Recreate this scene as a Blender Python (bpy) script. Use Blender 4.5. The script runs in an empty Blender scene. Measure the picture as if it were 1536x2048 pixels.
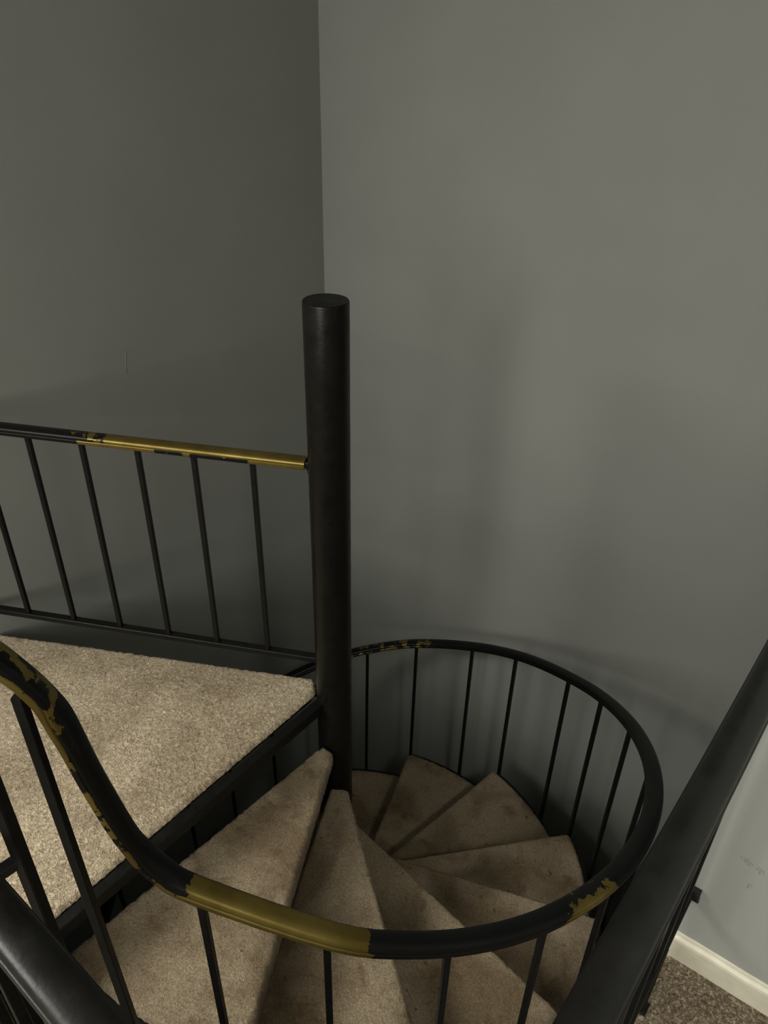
import bpy, bmesh, math, random
import numpy as np
from mathutils import Vector, Matrix
from mathutils.geometry import delaunay_2d_cdt
random.seed(7)
RNG = np.random.default_rng(7)
PI = math.pi
S = bpy.context.scene
COL = S.collection

# ------------------------------------------------------------------ camera
cam_d = bpy.data.cameras.new('camera')
cam = bpy.data.objects.new('camera', cam_d); COL.objects.link(cam)
F = Vector((-0.51798, 0.66860, -0.53355)); X = Vector((0.78275, 0.62203, 0.01957)); U = Vector((-0.34497, 0.40750, 0.84554))
C = Vector((1.13887, -1.24029, 1.71996))
M = Matrix((( X.x, U.x, -F.x, C.x), (X.y, U.y, -F.y, C.y), (X.z, U.z, -F.z, C.z), (0, 0, 0, 1)))
cam.matrix_world = M
cam_d.sensor_fit = 'HORIZONTAL'; cam_d.sensor_width = 36.0
cam_d.lens = 1515.9 / 1536 * 36.0
cam_d.clip_start = 0.02
S.camera = cam

# ------------------------------------------------------------------ light and exposure
S.view_settings.view_transform = 'Standard'; S.view_settings.look = 'None'
S.view_settings.gamma = 1.0; S.view_settings.use_curve_mapping = False
S.view_settings.exposure = 0.0
w = bpy.data.worlds.new('world'); S.world = w; w.use_nodes = True
w.node_tree.nodes['Background'].inputs[0].default_value = (0.5, 0.52, 0.5, 1)
w.node_tree.nodes['Background'].inputs[1].default_value = 0.02

def area(name, loc, target, sx, sy, power, color, spread=PI):
    d = bpy.data.lights.new(name, 'AREA'); d.shape = 'RECTANGLE'; d.size = sx; d.size_y = sy
    d.energy = power; d.color = color; d.spread = spread
    o = bpy.data.objects.new(name, d); COL.objects.link(o); o.location = loc
    o.rotation_euler = (Vector(target) - Vector(loc)).to_track_quat('-Z', 'Y').to_euler()
    return o
# soft window and lamp light from behind the viewer, a ceiling lamp to the left, and an added near-wall fill
area('window_light', (1.0, -3.8, 1.75), (0.5, 1.1, 0.3), 1.5, 1.1, 66.0, (1.0, 0.99, 0.91))
area('far_lamp_light', (0.60, -3.1, 2.25), (0.5, 1.1, -0.4), 0.3, 0.3, 10.0, (1.0, 0.99, 0.90))
area('ceiling_lamp_light', (-1.30, -2.4, 2.40), (-1.10, -2.15, 0.0), 1.6, 1.6, 135.0, (1.0, 0.97, 0.89))
area('near_wall_fill_light', (1.95, -1.25, 2.38), (1.75, -0.11, 0.5), 0.3, 0.3, 9.0, (1.0, 0.98, 0.88), 1.5)  # added fill, narrow spread brightens the near wall and spares the shaft; no fixture seen

# ------------------------------------------------------------------ node helpers
def new_mat(name):
    m = bpy.data.materials.new(name); m.use_nodes = True
    nt = m.node_tree; b = nt.nodes['Principled BSDF']
    return m, nt, b
def nd(nt, t, **k):
    n = nt.nodes.new(t)
    for a, v in k.items():
        if a in n.inputs.keys(): n.inputs[a].default_value = v
        else: setattr(n, a, v)
    return n
def ramp(nt, fac, stops):
    r = nt.nodes.new('ShaderNodeValToRGB'); e = r.color_ramp.elements
    while len(e) < len(stops): e.new(0.5)
    for i, (p, c) in enumerate(stops):
        e[i].position = p; e[i].color = (*c, 1)
    nt.links.new(fac, r.inputs[0]); return r
def noise(nt, vec, scale, detail=2.0, rough=0.5, dist=0.0):
    n = nd(nt, 'ShaderNodeTexNoise'); n.inputs['Scale'].default_value = scale
    n.inputs['Detail'].default_value = detail; n.inputs['Roughness'].default_value = rough
    n.inputs['Distortion'].default_value = dist
    nt.links.new(vec, n.inputs['Vector']); return n
def mixc(nt, fac, a, b, mode='MIX'):
    m = nt.nodes.new('ShaderNodeMix'); m.data_type = 'RGBA'; m.blend_type = mode
    for s, v in ((0, fac), (6, a), (7, b)):
        if hasattr(v, 'links') or hasattr(v, 'is_linked'): nt.links.new(v, m.inputs[s])
        elif s == 0: m.inputs[0].default_value = v
        else: m.inputs[s].default_value = (*v, 1)
    return m.outputs[2]
def math_n(nt, op, a, b=None):
    m = nt.nodes.new('ShaderNodeMath'); m.operation = op
    for i, v in enumerate((a, b)):
        if v is None: continue
        if isinstance(v, (int, float)): m.inputs[i].default_value = v
        else: nt.links.new(v, m.inputs[i])
    return m.outputs[0]
def bump(nt, b, h, strength, dist, prev=None):
    n = nt.nodes.new('ShaderNodeBump'); n.inputs['Strength'].default_value = strength; n.inputs['Distance'].default_value = dist
    nt.links.new(h, n.inputs['Height'])
    if prev: nt.links.new(prev, n.inputs['Normal'])
    nt.links.new(n.outputs[0], b.inputs['Normal']); return n.outputs[0]

def wall_paint(name, col, var=0.06):
    m, nt, b = new_mat(name)
    tc = nt.nodes.new('ShaderNodeTexCoord').outputs['Object']
    n1 = noise(nt, tc, 1.3, 3, 0.6); n2 = noise(nt, tc, 420, 2, 0.5)
    r = ramp(nt, n1.outputs['Fac'], [(0.3, tuple(c * (1 - var) for c in col)), (0.7, tuple(c * (1 + var) for c in col))])
    nt.links.new(r.outputs[0], b.inputs['Base Color'])
    b.inputs['Roughness'].default_value = 0.62; b.inputs['Specular IOR Level'].default_value = 0.3
    p = bump(nt, b, n2.outputs['Fac'], 0.35, 0.0006)
    n3 = noise(nt, tc, 45, 2, 0.5); bump(nt, b, n3.outputs['Fac'], 0.12, 0.001, p)
    return m
PAINT = wall_paint('grey_wall_paint', (0.280, 0.286, 0.268))
CEIL = wall_paint('ceiling_paint', (0.6, 0.6, 0.57), 0.02)
TRIM, nt, b = new_mat('cream_trim_paint')
tc = nt.nodes.new('ShaderNodeTexCoord').outputs['Object']
n = noise(nt, tc, 14, 4, 0.6); r = ramp(nt, n.outputs['Fac'], [(0.3, (0.50, 0.47, 0.37)), (0.65, (0.62, 0.59, 0.48))])
nt.links.new(r.outputs[0], b.inputs['Base Color']); b.inputs['Roughness'].default_value = 0.4
n = noise(nt, tc, 60, 3, 0.6); bump(nt, b, n.outputs['Fac'], 0.3, 0.001)

def carpet_mat(name, c_lo, c_mid, c_hi, pile, stains=0.6, grain=1.0, seed=0.0):
    m, nt, b = new_mat(name)
    tc0 = nt.nodes.new('ShaderNodeNewGeometry').outputs['Position']
    mp = nd(nt, 'ShaderNodeMapping'); mp.inputs['Location'].default_value = (seed, seed * 0.7, 0)
    nt.links.new(tc0, mp.inputs[0]); tc = mp.outputs[0]
    # pile: short worm-like tufts
    f = noise(nt, tc, pile, 3, 0.62, 1.1)
    r = ramp(nt, f.outputs['Fac'], [(0.30, c_lo), (0.5, c_mid), (0.72, c_hi)])
    # brushed tracks and traffic wear, wide soft patches
    g = noise(nt, tc, 4.2, 2, 0.5, 0.6)
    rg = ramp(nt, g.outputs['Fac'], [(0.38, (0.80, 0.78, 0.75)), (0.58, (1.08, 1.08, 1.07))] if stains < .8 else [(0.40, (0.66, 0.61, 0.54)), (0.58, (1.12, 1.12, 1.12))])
    c1 = mixc(nt, 1.0, r.outputs[0], rg.outputs[0], 'MULTIPLY')
    s = noise(nt, tc, 11, 5, 0.66, 0.4)
    rs = ramp(nt, s.outputs['Fac'], [(0.54, (1, 1, 1)), (0.70, (0.60, 0.52, 0.42))])
    c2 = mixc(nt, stains, c1, rs.outputs[0], 'MULTIPLY')
    v = nd(nt, 'ShaderNodeTexNoise'); v.inputs['Scale'].default_value = 38; v.inputs['Detail'].default_value = 1
    nt.links.new(tc, v.inputs['Vector'])
    rv = ramp(nt, v.outputs['Fac'], [(0.73, (1, 1, 1)), (0.80, (0.45, 0.36, 0.28))])
    c3 = mixc(nt, stains, c2, rv.outputs[0], 'MULTIPLY')
    nt.links.new(c3, b.inputs['Base Color'])
    b.inputs['Roughness'].default_value = 0.95; b.inputs['Specular IOR Level'].default_value = 0.1
    b.inputs['Sheen Weight'].default_value = 0.12; b.inputs['Sheen Roughness'].default_value = 0.5
    p = bump(nt, b, f.outputs['Fac'], 0.9 * grain, 0.005)
    q = noise(nt, tc, pile * 2.6, 2, 0.6); bump(nt, b, q.outputs['Fac'], 0.6 * grain, 0.002, p)
    return m
CARPET = carpet_mat('beige_stair_carpet', (0.20, 0.148, 0.092), (0.43, 0.35, 0.242), (0.69, 0.585, 0.435), 120, 0.6, 1.3)
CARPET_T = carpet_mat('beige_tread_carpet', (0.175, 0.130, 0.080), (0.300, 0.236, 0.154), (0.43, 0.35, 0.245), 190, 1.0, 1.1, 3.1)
CARPET_F = carpet_mat('brown_floor_carpet', (0.05, 0.036, 0.022), (0.17, 0.132, 0.088), (0.52, 0.43, 0.31), 135, 0.3, 1.6, 5.0)

def black_paint(name, rough=0.38, col=(0.004, 0.004, 0.0036), lump=0.35, spec=0.22):
    m, nt, b = new_mat(name)
    tc = nt.nodes.new('ShaderNodeTexCoord').outputs['Object']
    n = noise(nt, tc, 22, 4, 0.6)
    r = ramp(nt, n.outputs['Fac'], [(0.3, col), (0.75, tuple(c * 1.7 for c in col))])
    nt.links.new(r.outputs[0], b.inputs['Base Color'])
    b.inputs['Specular IOR Level'].default_value = spec
    rr = ramp(nt, n.outputs['Fac'], [(0.3, (rough - .06,) * 3), (0.7, (rough + .1,) * 3)])
    nt.links.new(rr.outputs[0], b.inputs['Roughness'])
    n2 = noise(nt, tc, 90, 3, 0.6); bump(nt, b, n2.outputs['Fac'], lump, 0.001)
    return m
BLACK = black_paint('black_steel_paint')
GUARD = black_paint('black_guard_rail_paint', 0.33, (0.004, 0.004, 0.0037), 0.35, 0.42)
POLE = black_paint('black_pole_paint', 0.34, (0.005, 0.0045, 0.0038), 0.5)
WELD = black_paint('glossy_weld_paint', 0.16, (0.01, 0.01, 0.01), 1.0)

# rail: black paint chipped off brass, the 'wear' attribute says where it is rubbed through
RAIL, nt, b = new_mat('chipped_black_over_brass')
tc = nt.nodes.new('ShaderNodeTexCoord').outputs['Object']
at = nt.nodes.new('ShaderNodeAttribute'); at.attribute_name = 'wear'
n = noise(nt, tc, 26, 5, 0.62, 0.3); n5 = noise(nt, tc, 150, 3, 0.6)
fa = math_n(nt, 'ADD', math_n(nt, 'MULTIPLY', math_n(nt, 'SUBTRACT', n.outputs['Fac'], 0.5), 1.6), at.outputs['Fac'])
fa = math_n(nt, 'ADD', fa, math_n(nt, 'MULTIPLY', math_n(nt, 'SUBTRACT', n5.outputs['Fac'], 0.5), 0.25))
mask = ramp(nt, fa, [(0.49, (0, 0, 0)), (0.51, (1, 1, 1))]).outputs[0]
n6 = noise(nt, tc, 7, 3, 0.6)
brass = ramp(nt, n6.outputs['Fac'], [(0.3, (0.12, 0.085, 0.019)), (0.7, (0.24, 0.18, 0.053))]).outputs[0]
nt.links.new(mixc(nt, mask, (0.004, 0.004, 0.0037), brass), b.inputs['Base Color'])
nt.links.new(math_n(nt, 'MULTIPLY', mask, 0.75), b.inputs['Metallic'])
b.inputs['Roughness'].default_value = 0.36; b.inputs['Specular IOR Level'].default_value = 0.2
p = bump(nt, b, mask, -0.25, 0.0008); n7 = noise(nt, tc, 70, 3, 0.6); bump(nt, b, n7.outputs['Fac'], 0.18, 0.001, p)

# ------------------------------------------------------------------ object helpers
def empty(name, loc, label, cat, group=None):
    o = bpy.data.objects.new(name, None); COL.objects.link(o); o.location = loc
    o.empty_display_size = 0.1
    o['label'] = label; o['category'] = cat
    if group: o['group'] = group
    return o
def wloc(o):
    v = Vector((0, 0, 0))
    while o: v += o.location; o = o.parent
    return v
def obj(name, bm, mat, parent=None, label=None, smooth=False, origin=None):
    """one mesh object; the bmesh is given in world coordinates"""
    base = Vector(origin) if origin is not None else (wloc(parent) if parent else Vector((0, 0, 0)))
    bmesh.ops.recalc_face_normals(bm, faces=bm.faces)
    bmesh.ops.translate(bm, vec=-base, verts=bm.verts)
    me = bpy.data.meshes.new(name); bm.to_mesh(me); bm.free()
    if smooth:
        for p in me.polygons: p.use_smooth = True
    me.materials.append(mat)
    o = bpy.data.objects.new(name, me); COL.objects.link(o)
    if parent: o.parent = parent; o.location = base - wloc(parent)
    else: o.location = base
    if label: o['label'] = label
    return o
def struct(name, bm, mat, smooth=False):
    o = obj(name, bm, mat, None, None, smooth); o['kind'] = 'structure'; return o
def box(bm, lo, hi, bevel=0.0, seg=2):
    vs = [bm.verts.new((x, y, z)) for z in (lo[2], hi[2]) for y in (lo[1], hi[1]) for x in (lo[0], hi[0])]
    fs = [bm.faces.new([vs[i] for i in q]) for q in ((0, 2, 3, 1), (4, 5, 7, 6), (0, 1, 5, 4), (2, 6, 7, 3), (0, 4, 6, 2), (1, 3, 7, 5))]
    if bevel:
        es = {e for f in fs for e in f.edges}
        bmesh.ops.bevel(bm, geom=list(es), offset=bevel, segments=seg, affect='EDGES', profile=0.6)
def bar(bm, p0, p1, w, d=None, up=(0, 0, 1), bevel=0.0012, twist=0.0):
    """a square bar from p0 to p1"""
    d = d or w
    p0 = Vector(p0); p1 = Vector(p1); t = (p1 - p0).normalized(); u = Vector(up)
    s = t.cross(u)
    if s.length < 1e-4: s = t.cross(Vector((1, 0, 0)))
    s.normalize(); u = s.cross(t)
    if twist:
        s, u = s * math.cos(twist) + u * math.sin(twist), u * math.cos(twist) - s * math.sin(twist)
    a, c = w / 2, d / 2; k = min(bevel, a * .5)
    prof = [(-a + k, -c), (a - k, -c), (a, -c + k), (a, c - k), (a - k, c), (-a + k, c), (-a, c - k), (-a, -c + k)]
    rings = [[bm.verts.new(p + s * x + u * y) for x, y in prof] for p in (p0, p1)]
    n = len(prof)
    for i in range(n): bm.faces.new((rings[0][i], rings[0][(i + 1) % n], rings[1][(i + 1) % n], rings[1][i]))
    bm.faces.new(rings[0][::-1]); bm.faces.new(rings[1])
def prism(bm, pts, z0, z1, bevel=0.0):
    lo = [bm.verts.new((x, y, z0)) for x, y in pts]; hi = [bm.verts.new((x, y, z1)) for x, y in pts]
    n = len(pts); bm.faces.new(lo[::-1]); top = bm.faces.new(hi)
    for i in range(n): bm.faces.new((lo[i], lo[(i + 1) % n], hi[(i + 1) % n], hi[i]))
    if bevel: bmesh.ops.bevel(bm, geom=list(top.edges), offset=bevel, segments=2, affect='EDGES')
def cyl(bm, c, r, z0, z1, n=48):
    pts = [(c[0] + r * math.cos(2 * PI * i / n), c[1] + r * math.sin(2 * PI * i / n)) for i in range(n)]
    prism(bm, pts, z0, z1)
def P(az, r, z=0.0):
    a = math.radians(az); return Vector((r * math.sin(a), r * math.cos(a), z))

CAP = [(-0.0180, 0.003), (-0.0180, -0.0035), (-0.0222, -0.0035), (-0.0236, -0.0020), (-0.0238, 0.0060), (-0.0228, 0.0074), (-0.0214, 0.0080),
       (-0.0216, 0.0105), (-0.0205, 0.0142), (-0.0172, 0.0174), (-0.0120, 0.0194), (-0.0060, 0.0204), (0.0, 0.0207)]
CAP = CAP + [(-x, y) for x, y in CAP[-2::-1]]
def cap_rail(name, path, parent, wear, scale=1.0, label=None, lip=0.0, mat=None):
    """moulded cap rail swept along a path; wear(s, u) in 0..1 with s the distance along it"""
    path = [Vector(p) for p in path]; n = len(path); bm = bmesh.new()
    lay = bm.verts.layers.float.new('wear')
    s = 0; rings = []
    for i, p in enumerate(path):
        if i: s += (p - path[i - 1]).length
        t = (path[min(i + 1, n - 1)] - path[max(i - 1, 0)]).normalized()
        side = t.cross(Vector((0, 0, 1)))
        side.normalize(); up = side.cross(t)
        ring = []
        for x, y in CAP:
            v = bm.verts.new(p + side * x * scale + up * (y - 0.010) * scale)
            v[lay] = wear(s, x / 0.0238) + ((lip(s, x) if callable(lip) else lip) if y < 0.0077 else 0.0)
            ring.append(v)
        rings.append(ring)
    k = len(CAP)
    for a, c in zip(rings, rings[1:]):
        for i in range(k): bm.faces.new((a[i], a[(i + 1) % k], c[(i + 1) % k], c[i]))
    bm.faces.new(rings[0][::-1]); bm.faces.new(rings[-1])
    o = obj(name, bm, mat or RAIL, parent, label, False)
    me = o.data
    for pl in me.polygons: pl.use_smooth = True
    me.set_sharp_from_angle(angle=math.radians(32))
    return o
def smooth_path(pts, n):
    """Catmull-Rom through the points"""
    pts = [Vector(p) for p in pts]; out = []
    q = [pts[0] * 2 - pts[1]] + pts + [pts[-1] * 2 - pts[-2]]
    for i in range(1, len(q) - 2):
        for j in range(n):
            t = j / n; a, b_, c, d = q[i - 1:i + 3]
            out.append(0.5 * ((2 * b_) + (c - a) * t + (2 * a - 5 * b_ + 4 * c - d) * t * t + (3 * b_ - a - 3 * c + d) * t ** 3))
    out.append(pts[-1]); return out

def rounded(poly, rad, step=0.006):
    """outline with rounded corners, resampled"""
    n = len(poly); out = []
    for i in range(n):
        p = Vector(poly[i][:2]); a = Vector(poly[i - 1][:2]); c = Vector(poly[(i + 1) % n][:2])
        r = rad[i] if isinstance(rad, (list, tuple)) else rad
        r = min(r, (a - p).length * .45, (c - p).length * .45)
        p0 = p + (a - p).normalized() * r; p1 = p + (c - p).normalized() * r
        for t in [j / 5 for j in range(6)]: out.append((1 - t) ** 2 * p0 + 2 * t * (1 - t) * p + t * t * p1)
    res = []
    m = len(out)
    for i in range(m):
        a, c = out[i], out[(i + 1) % m]; L = (c - a).length
        if L < 1e-6: continue
        k = max(1, int(L / step))
        for j in range(k): res.append(a + (c - a) * j / k)
    # drop points too close
    r2 = [res[0]]
    for p in res[1:]:
        if (p - r2[-1]).length > step * 0.35: r2.append(p)
    return np.array([(p.x, p.y) for p in r2])
def vnoise(xy, scale, seed):
    """cheap value noise"""
    g = np.random.default_rng(seed).random((256, 256)); q = xy * scale + 1000
    i = np.floor(q).astype(int); f = q - i; f = f * f * (3 - 2 * f)
    a = g[i[:, 0] % 256, i[:, 1] % 256]; b_ = g[(i[:, 0] + 1) % 256, i[:, 1] % 256]
    c = g[i[:, 0] % 256, (i[:, 1] + 1) % 256]; d = g[(i[:, 0] + 1) % 256, (i[:, 1] + 1) % 256]
    return (a * (1 - f[:, 0]) + b_ * f[:, 0]) * (1 - f[:, 1]) + (c * (1 - f[:, 0]) + d * f[:, 0]) * f[:, 1] - 0.5
def carpet_slab(poly, rad, z, thick, step, seed, roll=0.014, amp=0.0022, nose=None):
    """a carpeted slab with rolled edges and an uneven pile; nose = (deep thickness, predicate) wraps one side lower"""
    ol = rounded(poly, rad, step * 0.9)
    ctr = ol.mean(0); nx = np.roll(ol, -1, 0) - np.roll(ol, 1, 0); nn = np.stack([nx[:, 1], -nx[:, 0]], 1)
    nn /= np.linalg.norm(nn, axis=1)[:, None] + 1e-9
    area2 = np.sum(ol[:, 0] * np.roll(ol[:, 1], -1) - np.roll(ol[:, 0], -1) * ol[:, 1])
    if area2 < 0: nn = -nn
    ol = ol + nn * (RNG.random(len(ol))[:, None] - 0.5) * amp * 0.9
    lo, hi = ol.min(0), ol.max(0)
    gx, gy = np.meshgrid(np.arange(lo[0], hi[0], step), np.arange(lo[1], hi[1], step))
    g = np.stack([gx.ravel(), gy.ravel()], 1) + (RNG.random((gx.size, 2)) - 0.5) * step * 0.6
    # inside test
    ins = np.zeros(len(g), bool); x1, y1 = ol[:, 0], ol[:, 1]; x2, y2 = np.roll(x1, -1), np.roll(y1, -1)
    for a, b_, c, d in zip(x1, y1, x2, y2):
        cr = ((b_ > g[:, 1]) != (d > g[:, 1]))
        with np.errstate(divide='ignore', invalid='ignore'):
            xi = (c - a) * (g[:, 1] - b_) / (d - b_) + a
        ins ^= cr & (g[:, 0] < xi)
    g = g[ins]
    def dist(q):
        out = np.full(len(q), 9.0)
        for a, b_, c, d in zip(x1, y1, x2, y2):
            e = np.array([c - a, d - b_]); L = e @ e + 1e-12
            t = np.clip(((q - [a, b_]) @ e) / L, 0, 1)
            out = np.minimum(out, np.hypot(*(q - np.array([a, b_]) - t[:, None] * e).T))
        return out
    dg = dist(g); g = g[dg > step * 0.55]; dg = dg[dg > step * 0.55]
    # extra rings near the rolled edge
    pts = np.vstack([ol, g]); d = np.concatenate([np.zeros(len(ol)), dg])
    vs, es, fs, *_ = delaunay_2d_cdt([Vector(p) for p in pts], [(i, (i + 1) % len(ol)) for i in range(len(ol))], [], 1, 1e-6)
    xy = np.array([(v.x, v.y) for v in vs])
    dd = dist(xy)
    q = np.clip(dd / roll, 0, 1)
    zz = z - roll * (1 - np.sqrt(np.clip(1 - (1 - q) ** 2, 0, 1)))
    zz += vnoise(xy, 1 / 0.012, seed) * amp + vnoise(xy, 1 / 0.03, seed + 1) * amp * 0.8 + (RNG.random(len(xy)) - 0.5) * amp * 0.5
    bm = bmesh.new(); bv = [bm.verts.new((x, y, h)) for (x, y), h in zip(xy, zz)]
    for f in fs:
        try: bm.faces.new([bv[i] for i in f])
        except ValueError: pass
    # skirt
    bm.edges.ensure_lookup_table()
    be = [e for e in bm.edges if len(e.link_faces) == 1]
    low = {}
    for e in be:
        for v in e.verts:
            if v not in low:
                zb = z - thick
                if nose and nose[1](v.co.x, v.co.y): zb = z - nose[0]
                out = Vector(v.co.xy) - Vector(ctr); out.normalize()
                mid = bm.verts.new((v.co.x + out.x * 0.0015 + (random.random() - .5) * .0016, v.co.y + out.y * 0.0015 + (random.random() - .5) * .0016, (v.co.z + zb) / 2))
                lowv = bm.verts.new((v.co.x - out.x * 0.001, v.co.y - out.y * 0.001, zb + (random.random() - .5) * 0.0015))
                low[v] = (mid, lowv)
    for e in be:
        a, b_ = e.verts
        bm.faces.new((a, b_, low[b_][0], low[a][0])); bm.faces.new((low[a][0], low[b_][0], low[b_][1], low[a][1]))
    return bm

# ------------------------------------------------------------------ the setting
WL, WB, WR, YN = -1.052, 1.140, 1.060, -0.110     # left wall, back wall, shaft side, near wall face
ZB, ZC = -2.75, 2.45
bm = bmesh.new(); box(bm, (WL - .12, -1.30, ZB), (WL, WB + .12, ZC))
# a long drip of paint on the left wall
for i in range(9):
    t = i / 8; box(bm, (WL - .001, .1455 - .012 * t - .0011, .795 - .067 * t - .005), (WL + .0011 + .0006 * math.sin(i), .1455 - .012 * t + .0011, .795 - .067 * t + .005))
struct('wall_left', bm, PAINT)
bm = bmesh.new(); box(bm, (WL, WB, ZB), (WR, WB + .12, ZC)); struct('wall_back', bm, PAINT)
bm = bmesh.new()
pts = [(WR, WB + .12), (WR, YN + .004), (WR + .0012, YN + .0012), (WR + .004, YN), (3.0, YN + .075), (3.0, YN + .25), (WR + .12, YN + .17), (WR + .12, WB + .12)]
prism(bm, pts, ZB, ZC)
for (x, z, sx, sz) in [(1.158, .396, .007, .0012), (1.164, .391, .004, .0012), (1.170, .388, .003, .0022), (1.186, .389, .004, .001), (1.191, .384, .0012, .004), (1.183, .331, .0014, .004)]:
    box(bm, (x - sx, YN + .002, z - sz), (x + sx, YN + .0052 - .0045, z + sz))
struct('wall_right', bm, PAINT)
bm = bmesh.new(); box(bm, (-3.3, -4.45, ZB), (3.12, -4.3, ZC)); struct('wall_front', bm, PAINT)
bm = bmesh.new(); box(bm, (-3.42, -4.3, 0), (-3.3, -1.18, ZC)); struct('wall_far_left', bm, PAINT)
bm = bmesh.new(); box(bm, (-3.3, -1.30, 0), (WL - .12, -1.18, ZC)); struct('wall_left_return', bm, PAINT)
bm = bmesh.new(); box(bm, (3.0, -4.3, 0), (3.12, YN + .25, ZC)); struct('wall_far_right', bm, PAINT)
bm = bmesh.new(); box(bm, (-3.42, -4.45, ZC), (3.12, WB + .12, ZC + .1)); struct('ceiling', bm, CEIL)
# walls of the stairwell under the upper floor, and the floor at its foot
bm = bmesh.new(); box(bm, (WL - .12, -1.30, ZB), (WR + .12, -1.18, -.28)); struct('wall_well_front', bm, PAINT)
bm = bmesh.new(); box(bm, (WR, -1.18, ZB), (WR + .12, YN, -.28)); struct('wall_well_right', bm, PAINT)
bm = bmesh.new(); box(bm, (WL - .12, -1.3, ZB - .1), (WR + .12, WB + .12, ZB)); struct('floor_lower', bm, CARPET_F)
# upper floor: carpeted, with a square opening for the stair
bm = bmesh.new()
box(bm, (-3.3, -4.3, -.28), (3.0, -1.115, 0)); box(bm, (1.066, -1.115, -.28), (3.0, YN + .0, 0))
prism(bm, [(1.19, YN), (3.0, YN), (3.0, YN + .075), (1.19, YN + .0045)], -.28, 0)
struct('floor', bm, CARPET_F)
# baseboard on the near wall: bevelled top, slightly uneven
bm = bmesh.new()
d = Vector((3.0 - WR, .075, 0)).normalized(); nrm = Vector((d.y, -d.x, 0))
prof = [(0, 0), (.013, 0), (.013, .060), (.0115, .066), (.006, .072), (.004, .078), (0, .079)]
rings = []
for i in range(60):
    x = 0.030 + i * (1.89 / 59); o0 = Vector((WR, YN, 0)) + d * x
    rings.append([bm.verts.new(o0 + nrm * (a + .0005 * math.sin(i * 1.7)) + Vector((0, 0, c + .0006 * math.sin(i * .9)))) for a, c in prof])
for a, c in zip(rings, rings[1:]):
    for i in range(len(prof)): bm.faces.new((a[i], a[(i + 1) % len(prof)], c[(i + 1) % len(prof)], c[i]))
bm.faces.new(rings[0]); bm.faces.new(rings[-1][::-1])
struct('baseboard_right', bm, TRIM)

# ------------------------------------------------------------------ spiral staircase
H = 0.18616; RT = 0.922; RB = 0.951
NOSE = [180, 151, 124.6, 96.1, 68.6, 40.5, 8.7, -19.4, -47.6, -76, -104, -132, -160]
stair = empty('spiral_staircase', (0, 0, ZB), 'black steel spiral staircase with beige carpeted wedge treads winding down around a round post', 'staircase')
bm = bmesh.new(); R0 = 0.0535; n = 72
zs = [ZB, -1.5, -.6, .1, .6, .83, 1.0, 1.2115, 1.2145, 1.2160]
rings = [[bm.verts.new((R0 * k * math.cos(2 * PI * i / n), R0 * k * math.sin(2 * PI * i / n), z)) for i in range(n)] for z, k in zip(zs, [1] * 8 + [.985, .955])]
for a, c in zip(rings, rings[1:]):
    for i in range(n): bm.faces.new((a[i], a[(i + 1) % n], c[(i + 1) % n], c[i]))
bm.faces.new(rings[0][::-1])
pole = obj('center_pole', bm, POLE, stair, None, True, origin=(0, 0, ZB)); pole.data.set_sharp_from_angle(angle=math.radians(28))
bm = bmesh.new(); cyl(bm, (0, 0), R0 * .956, 1.2100, 1.2158, 72); obj('pole_cap', bm, BLACK, pole, None, origin=(0, 0, 1.21))

for k in range(1, 13):
    a1 = NOSE[k]; a0 = NOSE[k - 1] + (3.5 if k > 1 else 3.2); z = -k * H
    # steel pan under the carpet
    def wedge(r0, r1, b0, b1, m=10):
        return [P(b0, r0)[:2]] + [P(b0 + (b1 - b0) * i / m, r1)[:2] for i in range(m + 1)] + [P(b1, r0)[:2]]
    bm = bmesh.new(); prism(bm, wedge(.050, RT + .012, a1 + 1.2, a0), z - .052, z - .014, .0015)
    tr = obj('tread', bm, BLACK, stair, None, origin=P((a0 + a1) / 2, .5, z - .03))
    # carpet wrapped over it, rolled round the nose
    nz = P(a1, 1.0); nv = Vector((math.cos(math.radians(a1)), -math.sin(math.radians(a1))))
    on_nose = (lambda nv: (lambda x, y: abs(x * nv.x + y * nv.y) < .026))(nv)
    w_ = wedge(.058, RT, a1, a0, 8)
    ccw = Vector((-math.cos(math.radians(a1)), math.sin(math.radians(a1)))); off = {1: .010, 2: .022}.get(k, .008)
    w_[-1 if abs(a1 - a0) < 0 else 0] = P(a1, .072).xy + ccw * off
    rad = [.008] + [.022] + [.002] * 7 + [.012] + [.008]
    rad = [.010, .020] + [.001] * 7 + [.012, .010]
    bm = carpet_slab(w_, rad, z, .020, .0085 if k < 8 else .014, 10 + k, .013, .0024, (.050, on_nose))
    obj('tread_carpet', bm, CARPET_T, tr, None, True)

# handrail centre line: heights read along the turn
TAB = [(-190, -1.70), (-160, -1.53), (-130, -1.335), (-104, -1.165), (-76, -.975), (-60, -.866), (-37.2, -.712), (-24, -.628), (-9.9, -.547), (8.9, -.424), (24.6, -.326), (49.6, -.144),
       (65, -.038), (85, .080), (103, .178), (114.7, .234), (124.9, .290), (133.6, .346), (141.5, .406), (148, .462), (153, .506), (156.6, .552), (158.8, .612)]
def rail_z(az):
    return float(np.interp(az, [t[0] for t in TAB], [t[1] for t in TAB]))
kz = [P(a, RB, rail_z(a)) for a in range(-190, 145, 8)]
tail = [(.447, -.838, .490), (.398, -.866, .532), (.375, -.881, .578), (.3605, -.894, .640), (.341, -.909, .754), (.327, -.919, .851), (.313, -.927, .912), (.300, -.941, .959), (.283, -.961, 1.003), (.253, -.982, 1.030), (.215, -1.010, 1.050), (.195, -1.045, 1.085), (.225, -1.075, 1.115), (.30, -1.082, 1.125), (.40, -1.080, 1.125), (.505, -1.079, 1.125)]
path = smooth_path(kz + tail, 4)
L = [0]
for a, c in zip(path, path[1:]): L.append(L[-1] + (c - a).length)
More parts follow.
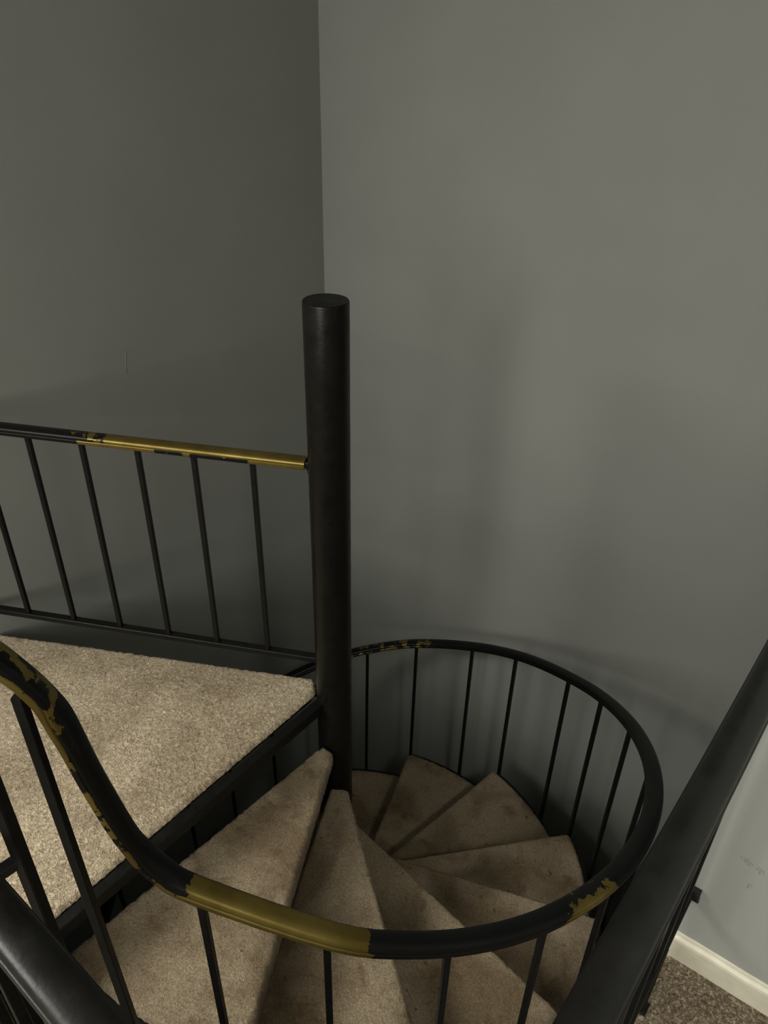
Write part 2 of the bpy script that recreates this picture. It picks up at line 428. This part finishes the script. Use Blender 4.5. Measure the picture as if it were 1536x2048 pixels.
def s_at(pt):
    d = [(p - Vector(pt)).length for p in path]; return L[d.index(min(d))]
s_b0 = s_at(P(133.5, RB, .345)); s_b1 = s_at(P(152.6, RB, .505)); s_p0 = s_at(P(99, RB, .15)); s_p1 = s_at(P(111, RB, .215)); s_e = s_at((.313, -.927, .912)); s_r = s_at((.36, -.894, .64))
s_c0 = s_at(P(-46, RB, -.77)); s_c1 = s_at(P(-14, RB, -.57)); s_end = L[-1]
def wear_h(s, u):
    if s_b0 < s < s_b1: return 0.95
    if s_p0 < s < s_p1: return 0.44 - .22 * u
    if s_c0 < s < s_c1: return 0.40
    if s > s_e: return 0.47 + .22 * u
    if s > s_e - .08: return 0.34 - .12 * u
    return 0.08
def lip_h(s, x):
    return .42 if x < 0 and s_b0 < s < s_e + .1 else .12
cap_rail('handrail', path, stair, wear_h, 1.0, 'black painted handrail worn through to brass in patches', lip_h)

baz = [-160, -146, -132, -118, -104, -89.5, -75.2, -61.5, -47, -33, -19.2, -3.3, 9.5, 26.3, 38.0, 50.8, 65.3, 82, 97.9, 111.4, 125.1, 138.8, 151.8]
for a in baz:
    k = min([i for i in range(13) if NOSE[i] <= a + 1.5] or [12]); zt = rail_z(a) - .010; zb = -k * H - .050
    p = P(a, RB); bm = bmesh.new()
    bar(bm, (p.x, p.y, zb), (p.x, p.y, zt), .0135, .0135, up=P(a, 1.0))
    obj('baluster', bm, BLACK, stair, None, origin=(p.x, p.y, zb))
bm = bmesh.new(); bar(bm, (.4165, -.985, -.235), (.2865, -.958, .935), .0155, .0155, up=(.8, .6, 0)); obj('baluster', bm, BLACK, stair, None, origin=(.4165, -.985, -.235))

# ------------------------------------------------------------------ landing
land = empty('stair_landing', (-.55, -.7, -.05), 'large beige carpeted triangular landing at the top of the stair, on a black steel edge', 'landing')
poly = [(-.046, -.036), (-.088, .008), (-1.046, -.513), (-1.046, -1.113), (-.030, -1.113)]
bm = carpet_slab(poly, [.016, .014, .02, .004, .004], 0.0, .016, .0072, 3, .012, .0022)
obj('carpet', bm, CARPET, land, None, True)
bm = bmesh.new()
bar(bm, (-.014, -.045, -.027), (-.010, -1.113, -.027), .030, .038, bevel=.002)            # front edge
bar(bm, (-.060, -.005, -.030), (-1.05, -.530, -.030), .020, .036, bevel=.002)            # back edge
bar(bm, (-1.036, -.53, -.034), (-1.036, -1.113, -.034), .030, .036, bevel=.002)
bar(bm, (-.03, -1.119, -.034), (-1.03, -1.119, -.034), .030, .036, bevel=.002)
obj('steel_frame', bm, BLACK, land)
bm = bmesh.new(); prism(bm, [(-.05, -.05), (-.09, -.005), (-1.04, -.53), (-1.04, -1.12), (-.035, -1.12)], -.030, -.0145)
obj('deck_plate', bm, BLACK, land)

# ------------------------------------------------------------------ landing railing
dr = Vector((math.sin(math.radians(-117.35)), math.cos(math.radians(-117.35)), 0))
lr = empty('landing_railing', dr * .6, 'straight black and brass railing running from the stair post to the left wall', 'railing')
def wear_l(s, u):
    if s < .54: return 1.0 if s < .46 else .8
    if s < .70: return .56 - (s - .54) * 2.2
    return .12
pth = [dr * t + Vector((0, 0, .800)) for t in [.060 + j * 1.118 / 59 for j in range(60)]]
def wear_l2(s, u):
    # u > 0 is the side towards the stair
    w_ = wear_l(s, u)
    return w_
cap_rail('top_rail', pth, lr, wear_l2, .98, 'top rail with the black paint worn away to brass near the post', lambda s, x: (-.62 if .145 < s < .40 else (.34 if .40 < s < .62 else .0)) if x < 0 else 0)
bm = bmesh.new(); bar(bm, dr * .05 + Vector((0, 0, .132)), dr * 1.178 + Vector((0, 0, .132)), .025, .018); obj('bottom_rail', bm, BLACK, lr)
for t in (.204, .3655, .5235, .6845, .842, 1.000):
    b0 = dr * t; bm = bmesh.new(); bar(bm, b0 + Vector((0, 0, .138)), b0 + Vector((0, 0, .790)), .0135, .0135, up=dr)
    # small weld bead at its foot
    o = obj('baluster', bm, BLACK, lr, None, origin=b0 + Vector((0, 0, .138)))
def blob(bm, c, r, seed):
    rr = random.Random(seed)
    m = bmesh.ops.create_icosphere(bm, subdivisions=2, radius=r, matrix=Matrix.Translation(c))
    for v in m['verts']: v.co += (v.co - Vector(c)) * (rr.random() - .5) * .5
bm = bmesh.new()
for i in range(5): blob(bm, dr * .054 + Vector((.001 * i, -.004 + .002 * i, .125 + .005 * i)), .006, i)
obj('weld', bm, WELD, lr, 'lumpy painted weld at the post', True)
bm = bmesh.new()
for i in range(4): blob(bm, dr * .055 + Vector((.002 * i, -.010 + .003 * i, .797 - .008 * i)), .006, 10 + i)
bar(bm, dr * .045 + Vector((0, 0, .798)), dr * .064 + Vector((0, 0, .798)), .030, .014)
obj('weld', bm, WELD, lr, 'lumpy painted weld at the post', True)

# ------------------------------------------------------------------ guard railing round the opening, nearest the viewer
gr = empty('guard_railing', (1.088, -1.138, 0), 'thick black guard railing around the stair opening in the near foreground, reaching the right wall', 'railing')
GX, GY, GZ = 1.088, -1.138, .975
pth = smooth_path([(GX + .003, YN + .001, GZ), (GX + .002, -.45, GZ), (GX - .001, -.80, GZ), (GX - .001, -1.06, GZ), (GX - .006, -1.108, GZ), (GX - .028, -1.131, GZ), (GX - .075, GY, GZ), (.8, GY, GZ), (.5, GY, GZ), (.30, GY, GZ)], 6)
cap_rail('top_rail', pth, gr, lambda s, u: .08, 1.0, None, .05, GUARD)
bm = bmesh.new(); bar(bm, (GX + .004, YN, .225), (GX + .004, -1.13, .225), .020, .020); bar(bm, (GX, GY, .225), (.31, GY, .225), .020, .020)
obj('bottom_rail', bm, BLACK, gr)
for y in (-.165, -.320, -.475, -.63, -.785, -.94):
    bm = bmesh.new(); bar(bm, (GX + .003, y, .232), (GX + .003, y, GZ - .01), .015, .015); obj('baluster', bm, BLACK, gr, None, origin=(GX, y, .232))
for x in (.93, .775, .62, .465):
    bm = bmesh.new(); bar(bm, (x, GY, .232), (x, GY, GZ - .01), .015, .015); obj('baluster', bm, BLACK, gr, None, origin=(x, GY, .232))
for p in ((GX, GY), (.315, GY), (GX + .006, -.262)):
    bm = bmesh.new(); h = GZ - .01 if p[1] < -1 else .222
    bar(bm, (p[0], p[1], 0), (p[0], p[1], h), .018, .018, bevel=.002); box(bm, (p[0] - .015, p[1] - .015, 0), (p[0] + .015, p[1] + .015, .005), .001)
    obj('post', bm, BLACK, gr, None, origin=(p[0], p[1], 0))
bm = bmesh.new(); box(bm, (1.088, YN - .012, .214), (1.113, YN + .0005, .246), .002)
for i in range(4): blob(bm, (1.109 + .001 * i, YN - .011, .238 - .006 * i), .0035, 30 + i)
obj('wall_bracket', bm, WELD, gr, 'glossy black bracket fixing the lower bar to the wall')
bm = bmesh.new(); bar(bm, (.498, -1.079, 1.125), (.503, -1.079, .0), .0150, .0150, up=(.9, .4, 0), bevel=.0015)
obj('stay_post', bm, BLACK, gr, None, origin=(.503, -1.079, 0))
bm = bmesh.new(); bar(bm, (.494, -1.084, .905), (.490, -1.130, .905), .014, .014)
for i in range(4): blob(bm, (.492 + .003 * i, -1.086 + .001 * i, .911), .003, 50 + i)
obj('stay_bar', bm, WELD, gr, 'short glossy bar welded between stay post and rail')
